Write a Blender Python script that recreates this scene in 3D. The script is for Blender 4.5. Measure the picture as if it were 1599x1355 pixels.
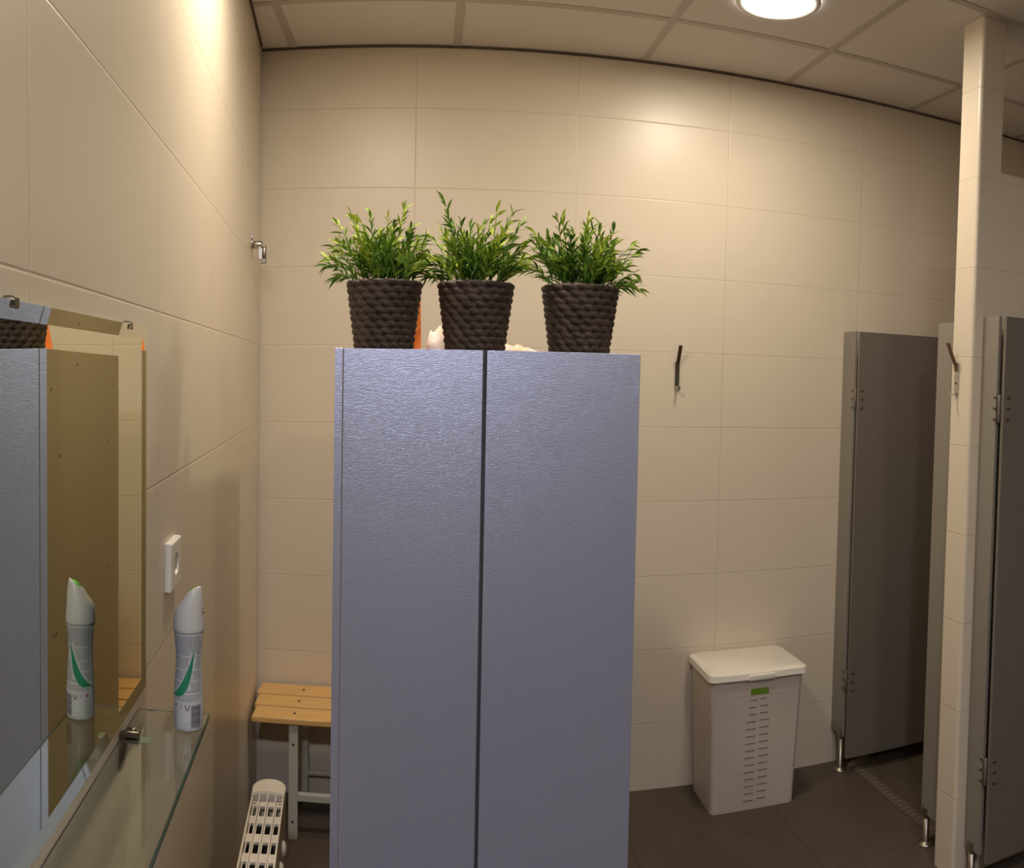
import bpy, bmesh, math, random
from mathutils import Vector, Matrix
PI = math.pi
S = bpy.context.scene
COL = S.collection
for o in list(bpy.data.objects): bpy.data.objects.remove(o)

# ------------------------------------------------------------------ camera (swept phone panorama = cylinder)
F = 1320.54; HOR = 635.55; EYE = 1.6709
PITCH, ROLL, YAW = .0389, -.0196, .1032
cd = bpy.data.cameras.new('camera'); cam = bpy.data.objects.new('camera', cd); COL.objects.link(cam)
S.camera = cam
cd.type = 'PANO'
cd.panorama_type = 'CENTRAL_CYLINDRICAL'
cd.central_cylindrical_range_u_min = -799.5 / F
cd.central_cylindrical_range_u_max = 799.5 / F
cd.central_cylindrical_range_v_min = -(1355 - HOR) / F
cd.central_cylindrical_range_v_max = HOR / F
cd.central_cylindrical_radius = 1.0
cd.clip_start = .02
def cam_axes():
    def c2r(x3, y2, z3):
        c, s = math.cos(ROLL), math.sin(ROLL); x = c*x3 + s*z3; z2 = -s*x3 + c*z3
        c, s = math.cos(PITCH), math.sin(PITCH); y = c*y2 + s*z2; z = -s*y2 + c*z2
        c, s = math.cos(YAW), math.sin(YAW)
        return Vector((c*x + s*y, -s*x + c*y, z))
    r, f, u = c2r(1, 0, 0), c2r(0, 1, 0), c2r(0, 0, 1)
    M = Matrix((r, u, -f)).transposed().to_4x4(); M.translation = (0, 0, EYE)
    return M
cam.matrix_world = cam_axes()

# ------------------------------------------------------------------ world and exposure
w = bpy.data.worlds.new('world'); S.world = w; w.use_nodes = True
w.node_tree.nodes['Background'].inputs[0].default_value = (.5, .45, .4, 1)
w.node_tree.nodes['Background'].inputs[1].default_value = .05
S.view_settings.view_transform = 'Standard'; S.view_settings.look = 'None'
S.view_settings.exposure = 0.45; S.view_settings.gamma = 1.0
S.view_settings.use_curve_mapping = False
S.cycles.use_denoising = True
S.cycles.max_bounces = 8; S.cycles.diffuse_bounces = 5; S.cycles.glossy_bounces = 5
S.cycles.transmission_bounces = 8; S.cycles.transparent_max_bounces = 8
S.cycles.caustics_reflective = False; S.cycles.sample_clamp_indirect = 4

CEIL = 2.903; BACK = 3.2474
LAMPS = [  # x, y, watts, colour
    (-.22, 1.86, 11.5, (1, .86, .67)),
    (1.09, 2.55, 9.0, (1, .86, .68)),
    (1.12, .10, 11, (1, .86, .66)),
    (-.08, -.95, 34, (.84, .86, 1.0)),
]

# ------------------------------------------------------------------ materials
def new_mat(name):
    m = bpy.data.materials.new(name); m.use_nodes = True
    nt = m.node_tree; b = nt.nodes['Principled BSDF']
    return m, nt, b
def N(nt, t, **k):
    n = nt.nodes.new(t)
    for a, v in k.items():
        if a == 'inp':
            for i, x in v.items(): n.inputs[i].default_value = x
        else: setattr(n, a, v)
    return n
def L(nt, a, b): nt.links.new(a, b)
def math_(nt, op, a, b=None, c=None):
    n = nt.nodes.new('ShaderNodeMath'); n.operation = op
    for i, v in enumerate((a, b, c)):
        if v is None: continue
        if isinstance(v, (int, float)): n.inputs[i].default_value = v
        else: nt.links.new(v, n.inputs[i])
    return n.outputs[0]
def plain(name, col, rough=.5, metal=0, noise=0, scale=40, bump=0, bscale=200, spec=.5, stretch=None, **k):
    m, nt, b = new_mat(name)
    b.inputs['Base Color'].default_value = (*col, 1); b.inputs['Roughness'].default_value = rough
    b.inputs['Metallic'].default_value = metal; b.inputs['Specular IOR Level'].default_value = spec
    for a, v in k.items(): b.inputs[a.replace('_', ' ')].default_value = v
    tc = N(nt, 'ShaderNodeTexCoord'); src = tc.outputs['Object']
    if stretch:
        mp = N(nt, 'ShaderNodeMapping'); mp.inputs['Scale'].default_value = stretch; L(nt, src, mp.inputs[0]); src = mp.outputs[0]
    if noise:
        n = N(nt, 'ShaderNodeTexNoise', inp={'Scale': scale, 'Detail': 4}); L(nt, src, n.inputs['Vector'])
        r = N(nt, 'ShaderNodeMix', data_type='RGBA'); L(nt, n.outputs[0], r.inputs[0])
        r.inputs[6].default_value = (*[max(0, c*(1-noise)) for c in col], 1); r.inputs[7].default_value = (*[min(1, c*(1+noise)) for c in col], 1)
        L(nt, r.outputs[2], b.inputs['Base Color'])
    if bump:
        n = N(nt, 'ShaderNodeTexNoise', inp={'Scale': bscale, 'Detail': 3}); L(nt, src, n.inputs['Vector'])
        bp = N(nt, 'ShaderNodeBump', inp={'Strength': bump, 'Distance': .001}); L(nt, n.outputs[0], bp.inputs['Height']); L(nt, bp.outputs[0], b.inputs['Normal'])
    return m

def grid_mat(name, tile, grout, tw, th, lw, rough, wave=.25, spec=.5, mott=.03, gr_rough=.6, nscale=3.0, depth=.0015):
    """tiles laid out in the metre UVs of the mesh"""
    m, nt, b = new_mat(name)
    uv = N(nt, 'ShaderNodeUVMap'); sx = N(nt, 'ShaderNodeSeparateXYZ'); L(nt, uv.outputs[0], sx.inputs[0])
    def dist(c, p):
        f = math_(nt, 'FRACT', math_(nt, 'DIVIDE', c, p))
        e = math_(nt, 'MINIMUM', f, math_(nt, 'SUBTRACT', 1.0, f))
        return math_(nt, 'MULTIPLY', e, p)
    d = math_(nt, 'MINIMUM', dist(sx.outputs[0], tw), dist(sx.outputs[1], th))
    mr = N(nt, 'ShaderNodeMapRange', interpolation_type='SMOOTHSTEP'); L(nt, d, mr.inputs[0])
    mr.inputs[1].default_value = lw*.45; mr.inputs[2].default_value = lw*1.1
    tc = N(nt, 'ShaderNodeTexCoord')
    no = N(nt, 'ShaderNodeTexNoise', inp={'Scale': 5.0, 'Detail': 5, 'Roughness': .65}); L(nt, tc.outputs['Object'], no.inputs['Vector'])
    tm = N(nt, 'ShaderNodeMix', data_type='RGBA'); L(nt, no.outputs[0], tm.inputs[0])
    tm.inputs[6].default_value = (*[c*(1-mott) for c in tile], 1); tm.inputs[7].default_value = (*[c*(1+mott) for c in tile], 1)
    mx = N(nt, 'ShaderNodeMix', data_type='RGBA'); L(nt, mr.outputs[0], mx.inputs[0])
    mx.inputs[6].default_value = (*grout, 1); L(nt, tm.outputs[2], mx.inputs[7])
    L(nt, mx.outputs[2], b.inputs['Base Color'])
    rr = N(nt, 'ShaderNodeMapRange'); L(nt, mr.outputs[0], rr.inputs[0]); rr.inputs[3].default_value = gr_rough; rr.inputs[4].default_value = rough
    L(nt, rr.outputs[0], b.inputs['Roughness']); b.inputs['Specular IOR Level'].default_value = spec
    # pillowed edge + slow waviness
    p = N(nt, 'ShaderNodeMapRange', interpolation_type='SMOOTHSTEP'); L(nt, d, p.inputs[0]); p.inputs[1].default_value = 0; p.inputs[2].default_value = lw*2.2
    b1 = N(nt, 'ShaderNodeBump', inp={'Strength': .6, 'Distance': depth}); L(nt, p.outputs[0], b1.inputs['Height'])
    wv = N(nt, 'ShaderNodeTexNoise', inp={'Scale': nscale, 'Detail': 1}); L(nt, tc.outputs['Object'], wv.inputs['Vector'])
    b2 = N(nt, 'ShaderNodeBump', inp={'Strength': wave, 'Distance': .01}); L(nt, wv.outputs[0], b2.inputs['Height']); L(nt, b1.outputs[0], b2.inputs['Normal'])
    L(nt, b2.outputs[0], b.inputs['Normal'])
    return m

M = {}
M['tile'] = grid_mat('wall_tile', (.66, .585, .475), (.56, .475, .36), .62, .30, .0014, .36, depth=.001)
M['floor'] = grid_mat('floor_tile', (.085, .065, .050), (.055, .042, .033), .60, .60, .002, .45, wave=.05, mott=.35, spec=.35, nscale=8)
M['ceil_panel'] = plain('ceiling_panel', (.70, .67, .64), .9, noise=.04, scale=60, bump=.15, bscale=300, spec=.1)
M['ceil_bar'] = plain('ceiling_bar', (.50, .46, .42), .55, noise=.03, spec=.3)
M['shadow_gap'] = plain('edge_shadow_line', (.10, .065, .045), .7)  # dark colour carries the shadow line at the ceiling edge
M['rear_wall'] = plain('rear_wall_low_bounce', (.20, .175, .15), .6, noise=.05, scale=3)  # finish of the unseen walls, made dark to cut bounced light
M['diffuser'] = plain('lamp_diffuser', (.9, .9, .9), .4)
b = M['diffuser'].node_tree.nodes['Principled BSDF']; b.inputs['Emission Color'].default_value = (1, .97, .88, 1); b.inputs['Emission Strength'].default_value = 10
M['white_metal'] = plain('white_enamel', (.78, .76, .72), .35, noise=.02)
M['chrome'] = plain('chrome', (.62, .60, .56), .18, metal=1)
M['dark_chrome'] = plain('dark_chrome', (.22, .19, .16), .3, metal=1)
M['drain'] = plain('drain_steel', (.14, .11, .085), .45, metal=.3)
M['dull_chrome'] = plain('dull_chrome', (.36, .32, .27), .38, metal=1)
M['hook'] = plain('hook_bronze', (.16, .095, .06), .35, metal=.7)
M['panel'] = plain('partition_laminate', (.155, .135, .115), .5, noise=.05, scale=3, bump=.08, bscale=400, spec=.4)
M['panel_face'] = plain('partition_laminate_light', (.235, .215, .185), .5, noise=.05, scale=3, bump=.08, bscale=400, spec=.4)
M['board'] = plain('cabinet_board', (.46, .40, .29), .55, noise=.05, scale=5, spec=.3)
M['board_edge'] = plain('cabinet_edge', (.40, .40, .50), .4)
M['door_dark'] = plain('door_gap', (.05, .05, .06), .7)
M['mirror'] = plain('mirror_silver', (.80, .82, .64), .0, metal=1)
M['mirror_edge'] = plain('mirror_edge', (.30, .36, .26), .25)
M['pine'] = plain('pine_slats', (.72, .44, .16), .42, noise=.22, scale=9, stretch=(1, 9, 9))
M['bench_paint'] = plain('bench_paint', (.50, .49, .42), .5, noise=.04)
M['screw'] = plain('screw_dark', (.06, .05, .04), .5, metal=.5)
M['plastic'] = plain('white_plastic', (.62, .555, .485), .38, noise=.02, scale=8)
M['lid_plastic'] = plain('lid_plastic', (.80, .76, .68), .35, noise=.02, scale=8)
M['slot'] = plain('slot_dark', (.13, .10, .085), .8)
M['green_tag'] = plain('green_tag', (.16, .30, .02), .5, noise=.25, scale=60)
M['heater'] = plain('heater_enamel', (.66, .60, .50), .38, noise=.02)
M['heater_dark'] = plain('heater_interior', (.018, .013, .01), .8)
M['socket'] = plain('socket_plastic', (.72, .69, .64), .3)
M['bottle'] = plain('can_white', (.50, .505, .50), .35)
M['cap'] = plain('cap_white', (.53, .52, .485), .35)
M['ink'] = plain('label_ink', (.10, .09, .12), .6)
M['pale_ink'] = plain('pale_ink', (.32, .31, .33), .6)
M['red_ink'] = plain('red_ink', (.35, .08, .10), .6)
M['green_ink'] = plain('green_ink', (.02, .21, .11), .4)
M['lime'] = plain('lime_button', (.10, .55, .04), .35)
M['orange'] = plain('orange_paper', (.92, .22, .03), .55, noise=.12, scale=14, bump=.3, bscale=25)
M['soil'] = plain('moss', (.03, .035, .012), .9, noise=.5, scale=80)

# silver lavender cabinet doors: fine horizontal brushing + speckle
m, nt, b = new_mat('brushed_silver_foil'); M['silver'] = m
tc = N(nt, 'ShaderNodeTexCoord'); mp = N(nt, 'ShaderNodeMapping'); mp.inputs['Scale'].default_value = (75, 75, 950); L(nt, tc.outputs['Object'], mp.inputs[0])
n1 = N(nt, 'ShaderNodeTexNoise', inp={'Scale': 1, 'Detail': 3}); L(nt, mp.outputs[0], n1.inputs['Vector'])
n2 = N(nt, 'ShaderNodeTexNoise', inp={'Scale': 420, 'Detail': 2}); L(nt, tc.outputs['Object'], n2.inputs['Vector'])
ad = math_(nt, 'ADD', n1.outputs[0], math_(nt, 'MULTIPLY', n2.outputs[0], .8))
bp = N(nt, 'ShaderNodeBump', inp={'Strength': .40, 'Distance': .0009}); L(nt, ad, bp.inputs['Height']); L(nt, bp.outputs[0], b.inputs['Normal'])
mx = N(nt, 'ShaderNodeMix', data_type='RGBA'); L(nt, n1.outputs[0], mx.inputs[0])
mx.inputs[6].default_value = (.48, .52, .71, 1); mx.inputs[7].default_value = (.60, .64, .84, 1); L(nt, mx.outputs[2], b.inputs['Base Color'])
b.inputs['Metallic'].default_value = .7; b.inputs['Roughness'].default_value = .33

# glass shelf
m, nt, b = new_mat('shelf_glass'); M['glass'] = m
b.inputs['Base Color'].default_value = (.90, .95, .90, 1); b.inputs['Transmission Weight'].default_value = 1; b.inputs['Roughness'].default_value = .02; b.inputs['IOR'].default_value = 1.5
M['glass_edge'] = plain('glass_edge', (.03, .07, .045), .2)

# woven basket brown
m, nt, b = new_mat('woven_bark'); M['weave'] = m
tc = N(nt, 'ShaderNodeTexCoord'); n1 = N(nt, 'ShaderNodeTexNoise', inp={'Scale': 35, 'Detail': 6}); L(nt, tc.outputs['Object'], n1.inputs['Vector'])
cr = N(nt, 'ShaderNodeValToRGB'); L(nt, n1.outputs[0], cr.inputs[0])
cr.color_ramp.elements[0].color = (.028, .016, .011, 1); cr.color_ramp.elements[0].position = .3
cr.color_ramp.elements[1].color = (.085, .055, .042, 1); cr.color_ramp.elements[1].position = .75
L(nt, cr.outputs[0], b.inputs['Base Color']); b.inputs['Roughness'].default_value = .6
n2 = N(nt, 'ShaderNodeTexNoise', inp={'Scale': 300, 'Detail': 3}); L(nt, tc.outputs['Object'], n2.inputs['Vector'])
bp = N(nt, 'ShaderNodeBump', inp={'Strength': .5, 'Distance': .001}); L(nt, n2.outputs[0], bp.inputs['Height']); L(nt, bp.outputs[0], b.inputs['Normal'])

# leaves: one tone per leaf, a property of the leaf
m, nt, b = new_mat('bamboo_leaf'); M['leaf'] = m
at = N(nt, 'ShaderNodeAttribute', attribute_name='tone')
cr = N(nt, 'ShaderNodeValToRGB'); L(nt, at.outputs['Fac'], cr.inputs[0])
e = cr.color_ramp.elements; e[0].position = 0; e[0].color = (.035, .09, .014, 1); e[1].position = 1; e[1].color = (.50, .60, .07, 1)
x = e.new(.45); x.color = (.10, .22, .022, 1); x = e.new(.75); x.color = (.25, .38, .035, 1)
L(nt, cr.outputs[0], b.inputs['Base Color']); b.inputs['Roughness'].default_value = .6; b.inputs['Specular IOR Level'].default_value = .25
b.inputs['Subsurface Weight'].default_value = 0
M['stem'] = plain('stem_brown', (.09, .085, .025), .6)
# towel
m, nt, b = new_mat('towel_cloth'); M['cloth'] = m
tc = N(nt, 'ShaderNodeTexCoord'); n1 = N(nt, 'ShaderNodeTexNoise', inp={'Scale': 16, 'Detail': 2}); L(nt, tc.outputs['Object'], n1.inputs['Vector'])
cr = N(nt, 'ShaderNodeValToRGB'); L(nt, n1.outputs[0], cr.inputs[0])
cr.color_ramp.elements[0].color = (.70, .66, .64, 1); cr.color_ramp.elements[0].position = .50
cr.color_ramp.elements[1].color = (.80, .60, .44, 1); cr.color_ramp.elements[1].position = .66
L(nt, cr.outputs[0], b.inputs['Base Color']); b.inputs['Roughness'].default_value = .8

# ------------------------------------------------------------------ mesh helpers (all coordinates in the room, metres)
AZL = -.1005
DL = Vector((math.sin(AZL), math.cos(AZL), 0)); NL = Vector((DL.y, -DL.x, 0)); WL = .3154
LW = Matrix((DL, NL, (0, 0, 1))).transposed().to_4x4(); LW.translation = NL*-WL      # (along the wall, out of the wall, up)
I4 = Matrix.Identity(4)
def box(bm, lo, hi, mx=I4, bev=0, seg=2, mat=0):
    vs = [bm.verts.new(mx @ Vector((x, y, z))) for x in (lo[0], hi[0]) for y in (lo[1], hi[1]) for z in (lo[2], hi[2])]
    fs = [bm.faces.new([vs[i] for i in q]) for q in ((0,1,3,2), (4,6,7,5), (0,4,5,1), (2,3,7,6), (0,2,6,4), (1,5,7,3))]
    for f in fs: f.material_index = mat
    if bev:
        es = list({e for f in fs for e in f.edges})
        r = bmesh.ops.bevel(bm, geom=es, offset=bev, segments=seg, affect='EDGES', profile=.5)
        for f in r['faces']: f.material_index = mat
    return vs
def lathe(bm, prof, mx=I4, n=32, cap=True, mat=0, fn=None):
    rings = []
    for r, z in prof:
        ring = []
        for i in range(n):
            a = 2*PI*i/n; rr = r
            p = Vector((rr*math.cos(a), rr*math.sin(a), z))
            if fn: p = fn(p, a)
            ring.append(bm.verts.new(mx @ p))
        rings.append(ring)
    for a, c in zip(rings, rings[1:]):
        for i in range(n):
            f = bm.faces.new((a[i], a[(i+1) % n], c[(i+1) % n], c[i])); f.smooth = True; f.material_index = mat
    if cap:
        f = bm.faces.new(rings[0][::-1]); f.material_index = mat
        f = bm.faces.new(rings[-1]); f.material_index = mat
    return rings
def cyl(bm, p0, p1, r, n=20, mat=0, r1=None):
    p0, p1 = Vector(p0), Vector(p1); d = p1-p0
    mx = Matrix.Translation(p0) @ d.to_track_quat('Z', 'Y').to_matrix().to_4x4()
    h = d.length; e = min(r*.15, h*.2); r1 = r if r1 is None else r1
    lathe(bm, [(r-e, 0), (r, e), (r1, h-e), (r1-e, h)], mx, n, mat=mat)
def tube(bm, pts, r, n=10, mat=0, flat=None):
    """round or flat (w, t) bar swept along points"""
    pts = [Vector(p) for p in pts]; rings = []; up = None
    for i, p in enumerate(pts):
        t = (pts[min(i+1, len(pts)-1)]-pts[max(i-1, 0)]).normalized()
        if up is None: up = Vector((1, 0, 0)) if abs(t.x) < .9 else Vector((0, 1, 0))
        if flat is not None: up = Vector(flat[2])
        s = t.cross(up).normalized(); u = s.cross(t).normalized()
        if flat is None:
            rr = r[i] if isinstance(r, (list, tuple)) else r
            rings.append([bm.verts.new(p + (s*math.cos(2*PI*k/n) + u*math.sin(2*PI*k/n))*rr) for k in range(n)])
        else:
            a, c = flat[0]/2, flat[1]/2
            rings.append([bm.verts.new(p + s*x + u*y) for x, y in ((c, a), (-c, a), (-c, -a), (c, -a))])
    k = len(rings[0])
    for a, c in zip(rings, rings[1:]):
        for i in range(k):
            f = bm.faces.new((a[i], a[(i+1) % k], c[(i+1) % k], c[i])); f.smooth = flat is None; f.material_index = mat
    bm.faces.new(rings[0][::-1]).material_index = mat; bm.faces.new(rings[-1]).material_index = mat
def empty(name, loc, label, cat, group=None, **k):
    o = bpy.data.objects.new(name, None); COL.objects.link(o); o.location = loc; o.empty_display_size = .05
    o['label'] = label; o['category'] = cat
    if group: o['group'] = group
    return o
def origin(o):
    v = Vector(o.location)
    while o.parent: o = o.parent; v += Vector(o.location)
    return v
def obj(name, bm, mats, parent=None, loc=None, smooth=False, recalc=True, label=None):
    if recalc: bmesh.ops.recalc_face_normals(bm, faces=bm.faces)
    if smooth:
        for f in bm.faces: f.smooth = True
    base = Vector(loc) if loc is not None else (origin(parent) if parent else Vector((0, 0, 0)))
    bmesh.ops.translate(bm, verts=bm.verts, vec=-base)
    me = bpy.data.meshes.new(name); bm.to_mesh(me); bm.free()
    for m in (mats if isinstance(mats, (list, tuple)) else [mats]): me.materials.append(M[m] if isinstance(m, str) else m)
    o = bpy.data.objects.new(name, me); COL.objects.link(o)
    if parent: o.parent = parent; o.location = base - origin(parent)
    else: o.location = base
    if label: o['label'] = label
    return o
def tag(o, label, cat, group=None):
    o['label'] = label; o['category'] = cat
    if group: o['group'] = group
    return o
def sharp_smooth(o, ang=.6):
    for p in o.data.polygons: p.use_smooth = True
    try: o.data.set_sharp_from_angle(angle=ang)
    except Exception: pass
def struct(name, bm, mats, uv=None, loc=None):
    """uv = (u0, v0): metre UVs by face direction"""
    if uv is not None:
        bmesh.ops.recalc_face_normals(bm, faces=bm.faces)
        lay = bm.loops.layers.uv.new('UVMap')
        for f in bm.faces:
            n = f.normal
            if abs(n.z) > .7: t1, t2 = Vector((1, 0, 0)), Vector((0, 1, 0))
            else:
                t1 = Vector((-n.y, n.x, 0)).normalized()
                if t1.dot(Vector((.6, 1, 0))) < 0: t1 = -t1
                t2 = Vector((0, 0, 1))
            for l in f.loops:
                l[lay].uv = (l.vert.co.dot(t1) - uv[0], l.vert.co.dot(t2) - uv[1])
    o = obj(name, bm, mats, loc=loc); o['kind'] = 'structure'; return o

# ------------------------------------------------------------------ room shell
XR, YB = 3.0, -1.9
bm = bmesh.new(); box(bm, (-1.0, YB-.1, -.1), (XR+.1, BACK+.1, 0)); struct('floor', bm, 'floor', uv=(.15, .12))
ROW = 1.772
bm = bmesh.new(); box(bm, (-.9, BACK, 0), (XR+.1, BACK+.1, CEIL)); struct('wall_back', bm, 'tile', uv=(-.05, ROW))
bm = bmesh.new(); box(bm, (-2.2, -.1, 0), (3.27, 0, CEIL), LW); lw_u0 = (LW @ Vector((.82, 0, 0))).dot(DL)
struct('wall_left', bm, 'tile', uv=(lw_u0, ROW))
bm = bmesh.new(); box(bm, (XR, YB, 0), (XR+.1, BACK, CEIL)); struct('wall_right', bm, 'rear_wall', uv=(0, ROW))
bm = bmesh.new(); box(bm, (-.35, YB-.1, 0), (XR, YB, CEIL)); struct('wall_front', bm, 'rear_wall', uv=(0, ROW))
# suspended ceiling: panels laid on a metal grid
gx = [-1.12, -.52, .10, .825, 1.432, 2.035, 2.64, 3.24]
gy = [YB-.1, -1.39, -.78, -.17, .43, 1.03, 1.63, 2.235, 2.845, 3.45]
bm = bmesh.new(); bw = .014
for i in range(len(gx)-1):
    for j in range(len(gy)-1):
        x0, x1 = max(gx[i], -1.0), min(gx[i+1], XR+.1); y0, y1 = gy[j], min(gy[j+1], BACK+.1)
        if x1 > x0 and y1 > y0: box(bm, (x0, y0, CEIL+.002), (x1, y1, CEIL+.02), mat=0)
for x in gx:
    if -1 < x < XR: box(bm, (x-bw, YB-.1, CEIL-.001), (x+bw, BACK+.05, CEIL+.012), mat=1)
for y in gy:
    if YB < y < BACK: box(bm, (-1, y-bw, CEIL-.0013), (XR+.1, y+bw, CEIL+.011), mat=1)
struct('ceiling', bm, ['ceil_panel', 'ceil_bar'])
bm = bmesh.new(); box(bm, (-.64, BACK-.010, CEIL-.006), (XR, BACK-.0005, CEIL-.0015)); struct('shadow_trim_1', bm, 'shadow_gap')  # thin strip painted dark as the shadow line below the ceiling
bm = bmesh.new(); box(bm, (-2.0, .0005, CEIL-.006), (3.25, .008, CEIL-.0015), LW); struct('shadow_trim_2', bm, 'shadow_gap')

# tiled partition wall between the cubicles with the narrow pier up to the ceiling
bm = bmesh.new()
PX, P0, P1, PTOP = 1.700, 2.262, 2.378, 2.402
prof = [(PX, 0), (XR, 0), (XR, PTOP), (1.795, PTOP), (1.795, CEIL), (PX, CEIL)]
f0 = [bm.verts.new((x, P0, z)) for x, z in prof]; f1 = [bm.verts.new((x, P1, z)) for x, z in prof]
bm.faces.new(f0); bm.faces.new(f1[::-1])
for i in range(6): bm.faces.new((f0[i], f0[(i+1) % 6], f1[(i+1) % 6], f1[i]))
bm.edges.ensure_lookup_table()
es = [e for e in bm.edges if abs(e.verts[0].co.x-PX) < 1e-5 and abs(e.verts[1].co.x-PX) < 1e-5 and abs(e.verts[0].co.z-e.verts[1].co.z) > 1]
bmesh.ops.bevel(bm, geom=es, offset=.012, segments=4, affect='EDGES', profile=.5)
struct('wall_partition', bm, 'tile', uv=(PX-.30, ROW))

# floor drain in front of the cubicle
bm = bmesh.new(); box(bm, (1.795, 2.45, .0005), (1.85, 3.235, .004), mat=0)
for k in range(26):
    y = 2.47 + k*.03; box(bm, (1.806, y, .0035), (1.839, y+.016, .0046), mat=1)
tag(obj('drain_grate', bm, ['drain', 'slot'], loc=(1.82, 2.84, 0)), 'long narrow slotted metal drain strip in the floor along the cubicle doorway', 'drain')

# ------------------------------------------------------------------ ceiling lamps
def lamp(x, y, wts, col, label):
    t = empty('ceiling_light', (x, y, CEIL), label, 'ceiling light', 'recessed ceiling lights')
    mx = Matrix.Translation((x, y, CEIL-.003))
    bm = bmesh.new(); lathe(bm, [(.138, .001), (.138, -.006), (.128, -.010), (.118, -.008), (.118, .001)], mx, 48, cap=False); obj('frame', bm, 'white_metal', t)
    bm = bmesh.new(); lathe(bm, [(.119, 0), (.119, -.004), (.09, -.012), (.04, -.016), (.004, -.017)], mx, 48); o = obj('diffuser', bm, 'diffuser', t)
    ld = bpy.data.lights.new('lamp', 'AREA'); ld.shape = 'DISK'; ld.size = .22; ld.energy = wts; ld.color = col
    lo = bpy.data.objects.new('lamp', ld); COL.objects.link(lo); lo.parent = t; lo.location = (0, 0, -.03)
for i, (x, y, e_, c_) in enumerate(LAMPS):
    lamp(x, y, e_, c_, ['round recessed ceiling light above the tall cabinet, beside the left wall',
        'glowing round ceiling light above the laundry hamper, near the top right',
        'round recessed ceiling light behind the viewer on the right',
        'round recessed ceiling light at the rear of the room'][i])

# ------------------------------------------------------------------ tall cabinet
CX0, CX1, CY0, CY1, CT = -.178, .430, 1.662, 2.600, 1.717
cab = empty('cabinet', (.126, 2.13, 0), 'tall two-door cabinet with brushed silver lavender front, three potted plants on top', 'cabinet')
bm = bmesh.new()
box(bm, (CX0, CY0, 0), (CX0+.016, CY1, CT), bev=.001, seg=1)
box(bm, (CX1-.004, CY0+.02, 0), (CX1, CY1, CT))
box(bm, (CX0+.016, CY0+.022, CT-.018), (CX1-.004, CY1, CT))
box(bm, (CX0+.016, CY1-.008, 0), (CX1-.004, CY1, CT-.018))
box(bm, (CX0+.016, CY0+.022, .06), (CX1-.004, CY1-.008, .078))
obj('body', bm, 'board', cab)
bm = bmesh.new(); box(bm, (CX0-.0003, CY0-.0012, .001), (CX0+.0150, CY0-.0002, CT), bev=.0003, seg=1); obj('edge_strip', bm, 'silver', cab, label='silver edging strip down the left front edge')
for y, z in ((1.971, 1.684), (1.70, 1.63), (2.491, 1.628), (1.775, 1.479), (2.399, 1.459), (1.74, 1.087), (1.72, 1.087), (2.40, 1.087), (1.775, .60), (2.40, .60)):
    bm = bmesh.new(); cyl(bm, (CX0-.0006, y, z), (CX0+.002, y, z), .0045, 12); obj('screw_hole', bm, 'screw', cab)
for x0, x1 in ((CX0+.0165, .1135), (.1205, CX1+.001)):
    bm = bmesh.new(); box(bm, (x0, CY0-.001, .04), (x1, CY0+.017, CT), bev=.0012); obj('door', bm, 'silver', cab)
bm = bmesh.new(); box(bm, (.1137, CY0+.004, .04), (.1203, CY0+.018, CT)); obj('door_gap_shade', bm, 'door_dark', cab, label='dark strip for the shaded gap between the doors')  # strip coloured dark for the shade inside the door gap
bm = bmesh.new(); box(bm, (CX0+.0165, CY0+.03, 0), (CX1-.005, CY0+.045, .039)); obj('plinth', bm, 'door_dark', cab)

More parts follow.
